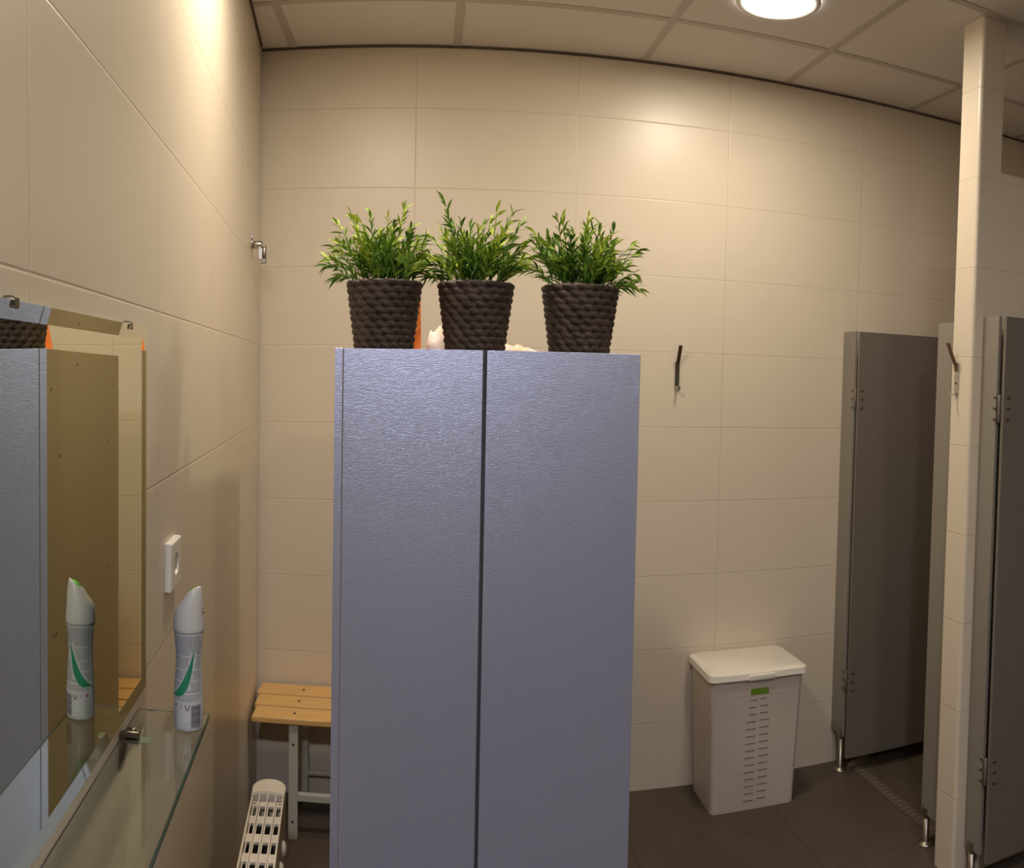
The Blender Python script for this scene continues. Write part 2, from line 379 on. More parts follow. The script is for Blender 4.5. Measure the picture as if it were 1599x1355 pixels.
# ------------------------------------------------------------------ woven pots with artificial bamboo
def foliage(bm, base, tips, seed, nfill=52):
    r = random.Random(seed); lay = bm.verts.layers.float.new('tone')
    def leaf(p, d, ln, wd, tone):
        d = d.normalized(); side = d.cross(Vector((0, 0, 1)))
        if side.length < .1: side = Vector((1, 0, 0))
        side.normalize(); q = Matrix.Rotation(r.uniform(-1.3, 1.3), 3, d); side = q @ side; up = side.cross(d).normalized()
        L_, R_, C_ = [], [], []
        for t, wf in ((0, .12), (.3, .9), (.6, .75), (1, .02)):
            c = p + d*(ln*t) - Vector((0, 0, 1))*(ln*.25*t*t)
            for lst, s in ((L_, -1), (C_, 0), (R_, 1)):
                v = bm.verts.new(c + side*(s*wd*wf*.5) + up*(abs(s)*wd*.16*wf)); v[lay] = tone; lst.append(v)
        for i in range(3):
            for a, c in ((L_, C_), (C_, R_)):
                f = bm.faces.new((a[i], c[i], c[i+1], a[i+1])); f.smooth = True
    stems = []
    for tx, tz in tips: stems.append((Vector((tx, r.uniform(-.05, .05), tz)), 1))
    for _ in range(nfill):
        a = r.uniform(0, 2*PI); rr = r.uniform(.02, .115); stems.append((Vector((rr*math.cos(a), rr*.75*math.sin(a), r.uniform(.17, .245))), .8))
    for tip, k in stems:
        b0 = Vector((max(-.055, min(.055, tip.x*.42 + r.uniform(-.012, .012))), tip.y*.4 + r.uniform(-.02, .02), .118))
        tip = tip - Vector((0, 0, 0))
        mid = b0.lerp(tip, .5) + Vector((-(tip.x-b0.x)*.18, 0, .02)) if tip.z > .18 else b0.lerp(tip, .5) + Vector((0, 0, .03))
        pts = [b0*(1-t)**2 + mid*(2*t*(1-t)) + tip*t*t for t in [i/7 for i in range(8)]]
        base_tone = min(1, max(0, r.gauss(.62, .2)))
        tube_pts = [base + p for p in pts[:-1]]
        # stem as a thin strip-tube
        rings = []
        for p in tube_pts:
            rings.append([bm.verts.new(p + Vector((math.cos(q)*.0009, math.sin(q)*.0009, 0))) for q in (0, 2.1, 4.2)])
            for v in rings[-1]: v[lay] = .12
        for a_, c_ in zip(rings, rings[1:]):
            for i in range(3): bm.faces.new((a_[i], a_[(i+1) % 3], c_[(i+1) % 3], c_[i]))
        n = 19
        for j in range(n):
            t = .22 + .78*j/(n-1); i = min(6, int(t*7)); u = t*7-i
            p = pts[i].lerp(pts[i+1], u); d = (pts[i+1]-pts[i]).normalized()
            if j == n-1: dd = d; ln = .026
            else:
                ax = d.cross(Vector((r.uniform(-1, 1), r.uniform(-1, 1), r.uniform(-1, 1)))).normalized()
                dd = (d*1.0 + ax*r.uniform(.35, .85)); ln = r.uniform(.028, .048)*(1-.3*t)
            p2 = p - dd.normalized()*(.018 if j == n-1 else 0) 
            leaf(base+p2, dd, ln, r.uniform(.0045, .0078), min(1, max(0, base_tone + (t-.6)*.5 + r.gauss(0, .13))))
def pot(bm, base, r0, r1, h, seed):
    rows = 10; nu = 224; nv = rows*10; braid = 16
    rg = random.Random(seed); off = [rg.uniform(0, 1) for _ in range(rows)]
    def R_(u, v):
        vv = v*rows; k = min(rows-1, int(vv)); t = vv-k
        bump = 0
        for kk, tt in ((k, t), (k-1, t+1), (k+1, t-1)):
            if not 0 <= kk < rows: continue
            s0 = (u*braid + off[kk]*.25 + kk*.5) % 1.0
            for s_ in (s0-1.5, s0-.5, s0+.5):
                tq = (tt-.5) + .55*s_
                e_ = (s_/.66)**2 + (tq/.60)**2
                if e_ < 1: bump = max(bump, math.sqrt(1-e_))
        r = r0 + (r1-r0)*v
        if v > .97: r -= (v-.97)*.06
        return r - .006 + .0090*bump
    rings = []
    for j in range(nv+1):
        v = j/nv; z = v*h
        rings.append([bm.verts.new(base + Vector((R_(i/nu, v)*math.cos(2*PI*i/nu), R_(i/nu, v)*math.sin(2*PI*i/nu), z))) for i in range(nu)])
    for rr, z in ((r1-.012, h), (r1-.014, h-.02)):
        rings.append([bm.verts.new(base + Vector((rr*math.cos(2*PI*i/nu), rr*math.sin(2*PI*i/nu), z))) for i in range(nu)])
    for a, c in zip(rings, rings[1:]):
        for i in range(nu):
            f = bm.faces.new((a[i], a[(i+1) % nu], c[(i+1) % nu], c[i])); f.smooth = True
    bm.faces.new(rings[0][::-1]); bm.faces.new(rings[-1])
T1=[(-0.132,0.197),(-0.126,0.174),(-0.109,0.274),(-0.076,0.29),(-0.062,0.265),(-0.035,0.291),(0.003,0.281),(0.039,0.307),(0.057,0.259),(0.071,0.213),(0.088,0.23),(-0.016,0.258),(0.021,0.258),(-0.095,0.225),(-0.115,0.199),(-0.056,0.274),(0.042,0.285),(-0.101,0.144),(0.085,0.167),(0.051,0.233)]
T2=[(-0.071,0.309),(-0.06,0.28),(-0.101,0.244),(-0.111,0.2),(-0.103,0.174),(-0.033,0.274),(-0.013,0.274),(0.013,0.268),(0.042,0.305),(0.076,0.288),(0.093,0.265),(0.101,0.219),(0.108,0.199),(0.091,0.166),(0.033,0.282),(0.06,0.263),(-0.053,0.26),(0.0,0.248),(-0.079,0.266),(-0.082,0.155),(-0.108,0.154)]
T3=[(-0.115,0.199),(-0.111,0.228),(-0.117,0.166),(-0.098,0.263),(-0.058,0.281),(-0.05,0.275),(-0.018,0.267),(0.011,0.287),(0.047,0.284),(0.064,0.261),(0.092,0.249),(0.114,0.237),(0.133,0.228),(0.132,0.177),(0.134,0.141),(0.127,0.157),(0.029,0.272),(-0.031,0.242),(-0.079,0.24),(-0.065,0.228),(0.072,0.235),(0.005,0.268)]
for k, (cx, tips, lab) in enumerate(((-.087, T1, 'leafy green plant in brown woven pot at the left end, before the orange bag'),
                      (.102, T2, 'leafy green plant in brown woven pot, middle of the three on the cabinet'),
                      (.321, T3, 'leafy green plant in brown woven pot at the right end of the cabinet top'))):
    base = Vector((cx, 1.755, CT+.0005))
    t = empty('potted_plant', base, lab, 'potted plant', 'potted plants on the cabinet')
    s = (.985, 1.0, 1.03)[k]
    bm = bmesh.new(); pot(bm, base, .0600*s, .0785*s, .139, k); obj('pot', bm, 'weave', t)
    bm = bmesh.new(); lathe(bm, [(.056, .10), (.062, .118), (.04, .124), (.005, .126)], Matrix.Translation(base), 24); obj('moss', bm, 'soil', t)
    bm = bmesh.new(); foliage(bm, base, tips, 20+k); obj('foliage', bm, 'leaf', t, recalc=False)

# orange paper bag behind the left plant
bm = bmesh.new(); rg = random.Random(5)
secs = []
for j in range(9):
    v = j/8; z = CT+.001+v*.145; dy = .034*(1-v)**.8+.003; ring = []
    for i in range(28):
        u = i/28
        # rectangle perimeter
        q = u*4; s = int(q); f_ = q-s
        x, y = [(-1+2*f_, -1), (1, -1+2*f_), (1-2*f_, 1), (-1, 1-2*f_)][s]
        wx = .0585*(1-.06*v)
        wob = .0025*math.sin(7*u*PI+v*5)*(1 if abs(x) < .99 else .4) + rg.uniform(-.0008, .0008)
        X = -.069+.0005 + x*wx + (0 if x > .98 else (0.018*v if x < -.9 else 0)); Y = 1.895 + y*dy + wob
        ring.append(bm.verts.new((min(X, -.0095), Y, z)))
    secs.append(ring)
for a, c in zip(secs, secs[1:]):
    for i in range(28): bm.faces.new((a[i], a[(i+1) % 28], c[(i+1) % 28], c[i]))
bm.faces.new(secs[0][::-1]); bm.faces.new(secs[-1])
tag(obj('paper_bag', bm, 'orange', loc=(-.069, 1.895, CT)), 'crinkled orange bag standing behind the left potted plant on the cabinet', 'bag')

# crumpled cloth on the cabinet
bm = bmesh.new(); nx, ny = 60, 30; x0, x1, y0, y1 = .001, .262, 1.90, 2.06
import mathutils
def cz(u, v):
    x = x0+(x1-x0)*u
    hgt = .004 + .050*max(0, 1-((x-.055)/.060)**2)**.5 if abs(x-.055) < .060 else .004
    hgt = max(hgt, .016*max(0, 1-abs((x-.20)/.075)**2.2))
    edge = min(1, min(v, 1-v)*5, min(u*40, (1-u)*14))
    n = mathutils.noise.fractal(Vector((x*70, (y0+(y1-y0)*v)*26, 1.3)), .7, 2, 3)
    return (hgt*(1+.35*n) )*edge**.5
top = [[bm.verts.new((x0+(x1-x0)*i/nx, y0+(y1-y0)*j/ny, CT+.003+max(0, cz(i/nx, j/ny)))) for j in range(ny+1)] for i in range(nx+1)]
bot = [[bm.verts.new((x0+(x1-x0)*i/nx, y0+(y1-y0)*j/ny, CT+.0006)) for j in range(ny+1)] for i in range(nx+1)]
for i in range(nx):
    for j in range(ny):
        f = bm.faces.new((top[i][j], top[i+1][j], top[i+1][j+1], top[i][j+1])); f.smooth = True
        bm.faces.new((bot[i][j], bot[i][j+1], bot[i+1][j+1], bot[i+1][j]))
for i in range(nx):
    for j in (0, ny): bm.faces.new((top[i][j], bot[i][j], bot[i+1][j], top[i+1][j]))
for j in range(ny):
    for i in (0, nx): bm.faces.new((top[i][j], bot[i][j], bot[i][j+1], top[i][j+1]))
tag(obj('crumpled_towel', bm, 'cloth', loc=(.13, 1.98, CT)), 'crumpled white and peach towel lying on the cabinet behind the plants', 'towel')

# ------------------------------------------------------------------ mirror
S0, S1, Z0, Z1 = .66, 1.305, 1.163, 1.7385
mir = empty('wall_mirror', LW @ Vector(((S0+S1)/2, 0, Z0)), 'large frameless mirror on the left wall above the glass shelf', 'mirror')
bm = bmesh.new(); box(bm, (S0, .0022, Z0), (S1, .0075, Z1), LW); obj('backing', bm, 'mirror_edge', mir)
bm = bmesh.new(); bv = .019
o4 = [(S0+.0005, Z0+.0005), (S1-.0005, Z0+.0005), (S1-.0005, Z1-.0005), (S0+.0005, Z1-.0005)]
i4 = [(S0+bv, Z0+bv), (S1-bv, Z0+bv), (S1-bv, Z1-bv), (S0+bv, Z1-bv)]
vb = [bm.verts.new(LW @ Vector((s, .0076, z))) for s, z in o4]; vo = [bm.verts.new(LW @ Vector((s, .0110, z))) for s, z in o4]; vi = [bm.verts.new(LW @ Vector((s, .0082, z))) for s, z in i4]
bm.faces.new(vi); bm.faces.new(vb[::-1])
for i in range(4): bm.faces.new((vo[i], vo[(i+1) % 4], vi[(i+1) % 4], vi[i])); bm.faces.new((vb[i], vb[(i+1) % 4], vo[(i+1) % 4], vo[i]))
obj('glass', bm, 'mirror', mir)
for s in (.754, 1.204):
    bm = bmesh.new()
    tube(bm, [LW @ Vector(p) for p in ((s, .001, Z1+.0035), (s, .009, Z1+.0035), (s, .0130, Z1+.0015), (s, .0130, Z1-.006), (s, .0116, Z1-.008))], 0, flat=(.009, .0016, DL))
    obj('clip', bm, 'dark_chrome', mir)

# ------------------------------------------------------------------ glass shelf
ZS = 1.1335
shf = empty('glass_shelf', LW @ Vector((1.0, .06, ZS)), 'clear glass shelf on the left wall under the mirror, holding the spray can', 'shelf')
bm = bmesh.new(); box(bm, (.68, .003, ZS-.006), (1.287, .1165, ZS), LW, bev=.0006, seg=1); obj('glass_plate', bm, 'glass', shf)
bm = bmesh.new()
box(bm, (.68, .1167, ZS-.0062), (1.2885, .1180, ZS-.0002), LW); box(bm, (1.2872, .003, ZS-.0055), (1.2885, .1166, ZS-.0005), LW)
obj('polished_edge', bm, 'glass_edge', shf)
for s in (.80, 1.185):
    bm = bmesh.new()
    box(bm, (s-.009, .010, ZS-.012), (s+.009, .030, ZS-.0062), LW, bev=.001); box(bm, (s-.009, .010, ZS+.0002), (s+.009, .030, ZS+.010), LW, bev=.0015)
    br = obj('bracket', bm, 'dark_chrome', shf)
    bm = bmesh.new(); cyl(bm, LW @ Vector((s, .020, ZS+.010)), LW @ Vector((s, .020, ZS+.0125)), .0045, 14); obj('screw', bm, 'chrome', br)
    bm = bmesh.new()
    pr = [(.0005, ZS+.004), (.010, ZS+.004), (.010, ZS-.02), (.006, ZS-.052), (.0005, ZS-.058)]
    a = [bm.verts.new(LW @ Vector((s-.008, o_, z))) for o_, z in pr]; c = [bm.verts.new(LW @ Vector((s+.008, o_, z))) for o_, z in pr]
    bm.faces.new(a); bm.faces.new(c[::-1])
    for i in range(5): bm.faces.new((a[i], a[(i+1) % 5], c[(i+1) % 5], c[i]))
    obj('wall_plate', bm, 'dark_chrome', br)
    bm = bmesh.new(); box(bm, (s-.011, .030, ZS-.0085), (s+.007, .048, ZS-.0063), LW, bev=.0005, seg=1); obj('pad', bm, 'mirror_edge', br)

# ------------------------------------------------------------------ spray can
BC = Vector((-.345, 1.207, ZS+.0004))
can = empty('spray_can', BC, 'white deodorant spray can with a green swoosh standing on the glass shelf', 'spray can')
prof = [(.0195, 0), (.0215, .0012), (.0222, .004), (.0225, .02), (.0222, .045), (.0210, .07), (.0196, .092), (.0192, .105), (.0196, .118), (.0212, .135), (.0222, .146), (.0218, .149)]
def prad(z):
    for (r0, z0), (r1, z1) in zip(prof, prof[1:]):
        if z0 <= z <= z1: return r0+(r1-r0)*(z-z0)/(z1-z0)
    return prof[-1][0]
bm = bmesh.new(); lathe(bm, prof, Matrix.Translation(BC), 48); obj('body', bm, 'bottle', can)
# cap: bullet shape, cut off slantwise
bm = bmesh.new()
capp = [(.0222, .147), (.0232, .1475), (.0233, .152), (.0230, .162), (.0220, .172), (.0203, .182), (.0178, .191), (.0150, .199), (.0125, .205), (.0112, .2075)]
to_cam = math.atan2(-BC.y, -BC.x)              # azimuth of the viewer seen from the can
side = Vector((math.cos(to_cam+PI/2), math.sin(to_cam+PI/2), 0))   # viewer's right
tc_ = Vector((math.cos(to_cam), math.sin(to_cam), 0))
hi = (side*.80 + tc_*.60).normalized()
def slant(p, a):
    q = Vector(p); d = q.dot(hi)
    if q.z > .176:
        t = (q.z-.176)/.0315
        q += side*(.0065*t) + tc_*(.0010*t); q.z += (d*.75)*t
    return q
rings = lathe(bm, capp, Matrix.Translation(BC), 48, cap=False, fn=slant)
cen = sum((v.co for v in rings[-1]), Vector())/48; cv = bm.verts.new(cen - Vector((0, 0, .0035)))
for i in range(48): bm.faces.new((rings[-1][i], rings[-1][(i+1) % 48], cv))
c0 = bm.faces.new(rings[0][::-1])
cp = obj('cap', bm, 'cap', can, smooth=True)
bm = bmesh.new()
nrm = (Vector((0, 0, .8))-hi*.6).normalized()
mxb = Matrix.Translation(cen - nrm*.0035) @ nrm.to_track_quat('Z', 'Y').to_matrix().to_4x4()
lathe(bm, [(.0085, 0), (.0085, .0035), (.007, .0052), (.001, .0058)], mxb, 24)
obj('button', bm, 'lime', cp, label='lime green press button')
bm = bmesh.new()
for dz in (.182, .1765):
    bm = bmesh.new(); d = (side*.93+(-BC.xy.to_3d().normalized())*.36).normalized(); p = BC+Vector((0, 0, dz))+d*(.0212 if dz > .18 else .0226)+side*.001
    cyl(bm, p-d*.003, p+d*.0004, .0011, 10); obj('cap_mark', bm, 'screw', cp)
# printed label; a = angle from the viewer's line of sight, positive to the viewer's right
def P(a, z, lift=.00025):
    th = to_cam + a; r = prad(z)+lift
    return BC + Vector((math.cos(th)*r, math.sin(th)*r, z))
def patch(bm, fa0, fa1, z0, z1, nz=2, na=6, lift=.00025):
    """fa0, fa1: left and right angle as functions of z"""
    rows = []
    for j in range(nz+1):
        z = z0+(z1-z0)*j/nz; a0, a1 = fa0(z), fa1(z); rows.append([bm.verts.new(P(a0+(a1-a0)*i/na, z, lift)) for i in range(na+1)])
    for r0_, r1_ in zip(rows, rows[1:]):
        for i in range(na): bm.faces.new((r0_[i], r0_[i+1], r1_[i+1], r1_[i]))
def swl(z): t = (z-.052)/.068; return -1.55 + 1.95*min(1, max(0, t))**.55
def sww(z): t = (z-.052)/.068; return .75*(1-min(1, max(0, t)))**1.0+.05
bm = bmesh.new(); rg = random.Random(8)
zz = .1435
while zz > .058:
    if not any(abs(zz-g) < .0012 for g in (.112, .093, .076)):
        a = -1.25 + rg.uniform(0, .05); end = 1.15 - rg.uniform(0, .25)
        while a < end:
            wd = rg.uniform(.09, .30); e1 = min(end, a+wd)
            inside = (.052 < zz < .12) and (a < swl(zz)+sww(zz)+.05 and e1 > swl(zz)-.05)
            if not inside: patch(bm, lambda z, a=a: a, lambda z, e1=e1: e1, zz, zz+.00075, 1, 2)
            a = e1 + .035
    zz -= .00205
for k in range(4):
    patch(bm, lambda z: -1.1, lambda z: 1.0-.1*k, .0545-k*.0026, .0552-k*.0026, 1, 8)
obj('label_text', bm, 'ink', can, recalc=False)
bm = bmesh.new(); patch(bm, swl, lambda z: swl(z)+sww(z), .052, .122, 30, 6, .0004); obj('swoosh', bm, 'green_ink', can, recalc=False)
bm = bmesh.new(); z = .006
rg = random.Random(2)
while z < .0405:
    h = rg.choice((.0006, .0011, .0018, .0026)); 
    if not .0285 < z < .030: patch(bm, lambda q: .18, lambda q: .92, z, min(z+h, .0415), 1, 6, .0003)
    z += h + rg.choice((.0005, .0008))
obj('barcode', bm, 'ink', can, recalc=False)
bm = bmesh.new()
# U shaped emblem, ring emblem and small print
def arc(a0, z0, ra, rz, t0, t1, wd, n=14):
    vs = []
    for i in range(n+1):
        t = t0+(t1-t0)*i/n
        vs.append((bm.verts.new(P(a0+math.cos(t)*ra*(1-wd), z0+math.sin(t)*rz*(1-wd))), bm.verts.new(P(a0+math.cos(t)*ra*(1+wd), z0+math.sin(t)*rz*(1+wd)))))
    for p, q in zip(vs, vs[1:]): bm.faces.new((p[0], p[1], q[1], q[0]))
arc(-.08, .0372, .12, .0026, PI, 2*PI, .28)
patch(bm, lambda z: -.234, lambda z: -.17, .0372, .0405, 1, 1); patch(bm, lambda z: .01, lambda z: .074, .0372, .0405, 1, 1)
patch(bm, lambda z: -.22, lambda z: .06, .0325, .0331, 1, 2)
obj('emblem', bm, 'ink', can, recalc=False)
bm = bmesh.new(); arc(-.52, .038, .09, .0024, 0, 2*PI, .15); arc(-.52, .038, .03, .0009, 0, 2*PI, .5)
for k in range(9):
    patch(bm, lambda z: -1.25, lambda z: -.72-.03*(k % 3), .0305-k*.0028, .0315-k*.0028, 1, 3)
patch(bm, lambda z: -.5, lambda z: .05, .012, .0126, 1, 3); patch(bm, lambda z: -.7, lambda z: .1, .0052, .0058, 1, 3)
obj('small_print', bm, 'pale_ink', can, recalc=False)
bm = bmesh.new(); patch(bm, lambda z: -1.0-(z-.037)*30, lambda z: -.86-(z-.037)*20, .036, .041, 1, 2); patch(bm, lambda z: -1.05, lambda z: -.8, .0395, .041, 1, 2); obj('symbol', bm, 'red_ink', can, recalc=False)

# ------------------------------------------------------------------ wall socket
sk = empty('wall_socket', LW @ Vector((1.552, 0, 1.263)), 'white wall socket on the left wall beside the mirror', 'socket')
bm = bmesh.new(); s0, s1, z0, z1 = 1.505, 1.600, 1.263, 1.352
cx_, cz_ = (s0+s1)/2, (z0+z1)/2; n = 40; R0 = .0215
# plate front with a round hole
outer = []
for i in range(n):
    a = 2*PI*i/n; c, s_ = math.cos(a), math.sin(a); k = 1/max(abs(c), abs(s_)); outer.append((cx_+c*k*(s1-s0)/2, cz_+s_*k*(z1-z0)/2))
Vw = lambda s, o_, z: LW @ Vector((s, o_, z))
ra = [bm.verts.new(Vw(s, .0, z)) for s, z in outer]
rb = [bm.verts.new(Vw(s, .010, z)) for s, z in outer]
rc = [bm.verts.new(Vw(cx_+(s-cx_)*.94, .0125, cz_+(z-cz_)*.94)) for s, z in outer]
rd = [bm.verts.new(Vw(cx_+math.cos(2*PI*i/n)*R0, .0125, cz_+math.sin(2*PI*i/n)*R0)) for i in range(n)]
for A, B in ((ra, rb), (rb, rc), (rc, rd)):
    for i in range(n): bm.faces.new((A[i], A[(i+1) % n], B[(i+1) % n], B[i]))
obj('plate', bm, 'socket', sk)
bm = bmesh.new()
re_ = [bm.verts.new(Vw(cx_+math.cos(2*PI*i/n)*R0, .0124, cz_+math.sin(2*PI*i/n)*R0)) for i in range(n)]
rf = [bm.verts.new(Vw(cx_+math.cos(2*PI*i/n)*(R0-.002), .0005, cz_+math.sin(2*PI*i/n)*(R0-.002))) for i in range(n)]
for i in range(n): bm.faces.new((re_[i], re_[(i+1) % n], rf[(i+1) % n], rf[i]))
bm.faces.new(rf)
well = obj('well', bm, 'socket', sk)
for d in (-.0095, .0095):
    bm = bmesh.new(); cyl(bm, Vw(cx_+d, .0006, cz_), Vw(cx_+d, .0012, cz_), .0026, 12); obj('pin_hole', bm, 'screw', well)
for zc_ in (cz_+R0-.003, cz_-R0+.003): bm = bmesh.new(); box(bm, (cx_-.003, .001, zc_-.002), (cx_+.003, .009, zc_+.002), LW, bev=.0004, seg=1); obj('earth_clip', bm, 'chrome', well)

# ------------------------------------------------------------------ chrome bracket high on the left wall
hb = empty('shower_holder', LW @ Vector((2.97, 0, 2.10)), 'small chrome swivel bracket high on the left wall near the corner', 'bracket')
bm = bmesh.new(); cyl(bm, Vw(2.97, .0, 2.115), Vw(2.97, .006, 2.115), .022, 24); cyl(bm, Vw(2.97, .0, 2.15), Vw(2.97, .004, 2.15), .006, 12); box(bm, (2.966, .0, 2.115), (2.974, .003, 2.152), LW); obj('wall_plate', bm, 'chrome', hb)
bm = bmesh.new(); cyl(bm, Vw(2.97, .006, 2.112), Vw(2.97, .040, 2.112), .014, 20); obj('arm', bm, 'chrome', hb)
bm = bmesh.new(); box(bm, (2.958, .024, 2.060), (2.982, .040, 2.100), LW, bev=.002); obj('clamp', bm, 'chrome', hb)
bm = bmesh.new(); cyl(bm, Vw(2.966, .045, 2.048), Vw(2.966, .045, 2.106), .0075, 14); box(bm, (2.958, .034, 2.046), (2.974, .052, 2.062), LW, bev=.001)
obj('pin', bm, 'dark_chrome', hb)

# ------------------------------------------------------------------ slatted bench
bx0, bx1 = -.598, .34
bench = empty('slatted_bench', (-.13, 3.06, 0), 'bench with pine slat seat and pale painted legs in the corner behind the cabinet', 'bench')
for i, (y0, y1) in enumerate(((2.898, 3.000), (3.014, 3.112), (3.126, 3.228))):
    bm = bmesh.new(); xo = -.008-.012*i
    box(bm, (bx0+xo+.01, y0, .423), (bx1, y1, .445), bev=.004); sl_ = obj('slat', bm, 'pine', bench)
    for x in (-.448, .19):
        bm = bmesh.new(); cyl(bm, (x, (y0+y1)/2, .4448), (x, (y0+y1)/2, .4458), .006, 14); obj('screw', bm, 'screw', sl_)
for x in (-.463, .175):
    for y0, y1 in ((2.915, 2.945), (3.185, 3.215)):
        bm = bmesh.new(); box(bm, (x, y0, 0), (x+.033, y1, .4225), bev=.002); lg = obj('leg', bm, 'bench_paint', bench)
        if y0 < 3:
            for z in (.065, .345):
                bm = bmesh.new(); cyl(bm, (x+.0165, y0-.0008, z), (x+.0165, y0+.002, z), .0045, 12); obj('bolt_hole', bm, 'screw', lg)
    bm = bmesh.new(); box(bm, (x+.004, 2.9455, .385), (x+.029, 3.1845, .4225)); obj('crossbar', bm, 'bench_paint', bench)
bm = bmesh.new(); box(bm, (-.4298, 2.918, .140), (.1748, 2.94, .166), bev=.002); obj('stretcher', bm, 'bench_paint', bench)
bm = bmesh.new(); box(bm, (-.4298, 3.19, .105), (.1748, 3.21, .118), bev=.002); obj('stretcher', bm, 'bench_paint', bench)

# ------------------------------------------------------------------ slim heater on the left
hs0, hs1, ho, hz_, hw = 1.20, 2.155, .146, .605, .041     # along, far end, centre distance from wall, top, half width
ht = empty('electric_heater', LW @ Vector((1.7, ho, 0)), 'slim cream heater with slotted top grille standing along the left wall', 'heater')
def stad(bm, s0, s1, o, hw_, z0, z1, mat=0, n=12, inner=None):
    pts = [(s0, o-hw_), (s0, o+hw_)] + [(s1-hw_+hw_*math.cos(PI/2-PI*i/n), o+hw_*math.sin(PI/2-PI*i/n)) for i in range(n+1)]
    return pts
def prism(bm, pts, z0, z1, mx=LW, mat=0):
    a = [bm.verts.new(mx @ Vector((x, y, z0))) for x, y in pts]; c = [bm.verts.new(mx @ Vector((x, y, z1))) for x, y in pts]
    f = bm.faces.new(a); f.material_index = mat; f = bm.faces.new(c[::-1]); f.material_index = mat
    for i in range(len(pts)):
        f = bm.faces.new((a[i], a[(i+1) % len(pts)], c[(i+1) % len(pts)], c[i])); f.material_index = mat
bm = bmesh.new()
box(bm, (hs0, ho-hw, .10), (hs1-hw, ho-hw+.004, hz_), LW); box(bm, (hs0, ho+hw-.004, .10), (hs1-hw, ho+hw, hz_), LW)
box(bm, (hs0, ho-hw, .10), (hs1-hw, ho+hw, .11), LW); box(bm, (hs0-.004, ho-hw, .10), (hs0, ho+hw, hz_), LW)
obj('casing', bm, 'heater', ht)
# far end cap: rounded end with hollowed inner edge
bm = bmesh.new(); n = 14
arc_o = [(hs1-hw+hw*1.03*math.cos(PI/2-PI*i/n), ho+hw*1.03*math.sin(PI/2-PI*i/n)) for i in range(n+1)]
arc_i = [(hs1-hw-.052+.022*math.cos(PI*i/n-PI/2), ho+hw*1.0*math.sin(PI*i/n-PI/2)) for i in range(n+1)]
prism(bm, arc_o+arc_i, .10, hz_+.004); bmesh.ops.recalc_face_normals(bm, faces=bm.faces)
bmesh.ops.bevel(bm, geom=[e for e in bm.edges if all(v.co.z > hz_ for v in e.verts)], offset=.003, segments=2, affect='EDGES')
e_ = obj('end_cap', bm, 'heater', ht); sharp_smooth(e_, .5)
bm = bmesh.new(); box(bm, (hs0, ho-hw+.0042, hz_-.07), (hs1-hw-.055, ho+hw-.0042, hz_-.045), LW); obj('heating_element', bm, 'heater_dark', ht)
bm = bmesh.new(); s = hs1-hw-.045
gz0, gz1 = hz_-.020, hz_-.014
box(bm, (s-.022, ho-hw+.0042, gz0), (s, ho+hw-.0042, gz1), LW); s -= .022
s_end = hs0+.02
while s-.08 > s_end:
    s -= .046; box(bm, (s-.034, ho-hw+.0042, gz0), (s, ho+hw-.0042, gz1), LW); s -= .034
for q in (-.0367, -.0205, 0, .0205):
    q0 = q+.0015; box(bm, (s, ho+q0, gz0+.0002), (hs1-hw-.046, ho+q0+.0028, gz1-.0002), LW)
for q in (-.0205, 0, .0205): box(bm, (hs0, ho+q-.0015, hz_-.018), (hs1-hw-.004, ho+q+.0015, hz_-.001), LW)
obj('grille', bm, 'heater', ht)
for q in (-.031, .031):
    bm = bmesh.new(); lathe(bm, [(.0042, 0), (.0042, .0012), (.003, .0016), (.0005, .0016)], Matrix.Translation(Vw(hs1-hw-.056, ho+q, gz1)), 14); obj('screw', bm, 'chrome', ht)
for s in (2.02, 1.93):
    bm = bmesh.new(); lathe(bm, [(.020, 0), (.019, .004), (.012, .009), (.002, .010)], Matrix.Translation(Vw(s, ho+hw, .50)) @ NL.to_track_quat('Z', 'Y').to_matrix().to_4x4(), 24); obj('knob', bm, 'heater', ht)
for s in (1.32, 2.0):
    bm = bmesh.new(); box(bm, (s-.02, ho-.09, 0), (s+.02, ho+.09, .02), LW, bev=.005); box(bm, (s-.015, ho-.02, .02), (s+.015, ho+.02, .0998), LW); obj('foot', bm, 'heater', ht)

# ------------------------------------------------------------------ laundry hamper
hp = empty('laundry_hamper', (1.275, 3.11, 0), 'white plastic laundry hamper with lid and green tag standing against the back wall', 'hamper')
def tapered(bm, b, t, z0, z1, r=.02, n=5, rows=8, mat=0):
    rings = []
    for j in range(rows+1):
        v = j/rows; x0, y0, x1, y1 = [b[i]+(t[i]-b[i])*v for i in range(4)]; ring = []
        for cx, cy, a0 in ((x1-r, y1-r, 0), (x0+r, y1-r, PI/2), (x0+r, y0+r, PI), (x1-r, y0+r, 3*PI/2)):
            for i in range(n+1): a = a0+PI/2*i/n; ring.append(bm.verts.new((cx+r*math.cos(a), cy+r*math.sin(a), z0+(z1-z0)*v)))
        rings.append(ring)
    k = len(rings[0])
    for a, c in zip(rings, rings[1:]):
        for i in range(k): f = bm.faces.new((a[i], a[(i+1) % k], c[(i+1) % k], c[i])); f.smooth = True; f.material_index = mat
    bm.faces.new(rings[0][::-1]); bm.faces.new(rings[-1])
bm = bmesh.new()
HB, HT_ = (1.098, 2.990, 1.447, 3.220), (1.082, 2.972, 1.466, 3.232)
tapered(bm, (HB[0]+.008, HB[1]+.008, HB[2]-.008, HB[3]-.008), HB, .0, .008, rows=1); 
bm2 = bmesh.new(); bm.free(); bm = bmesh.new()
tapered(bm, HB, HT_, .0, .532); body = obj('body', bm, 'plastic', hp); sharp_smooth(body, .7)
def hy(z): return 2.990 - .018*z/.532
bm = bmesh.new()
rows = 15
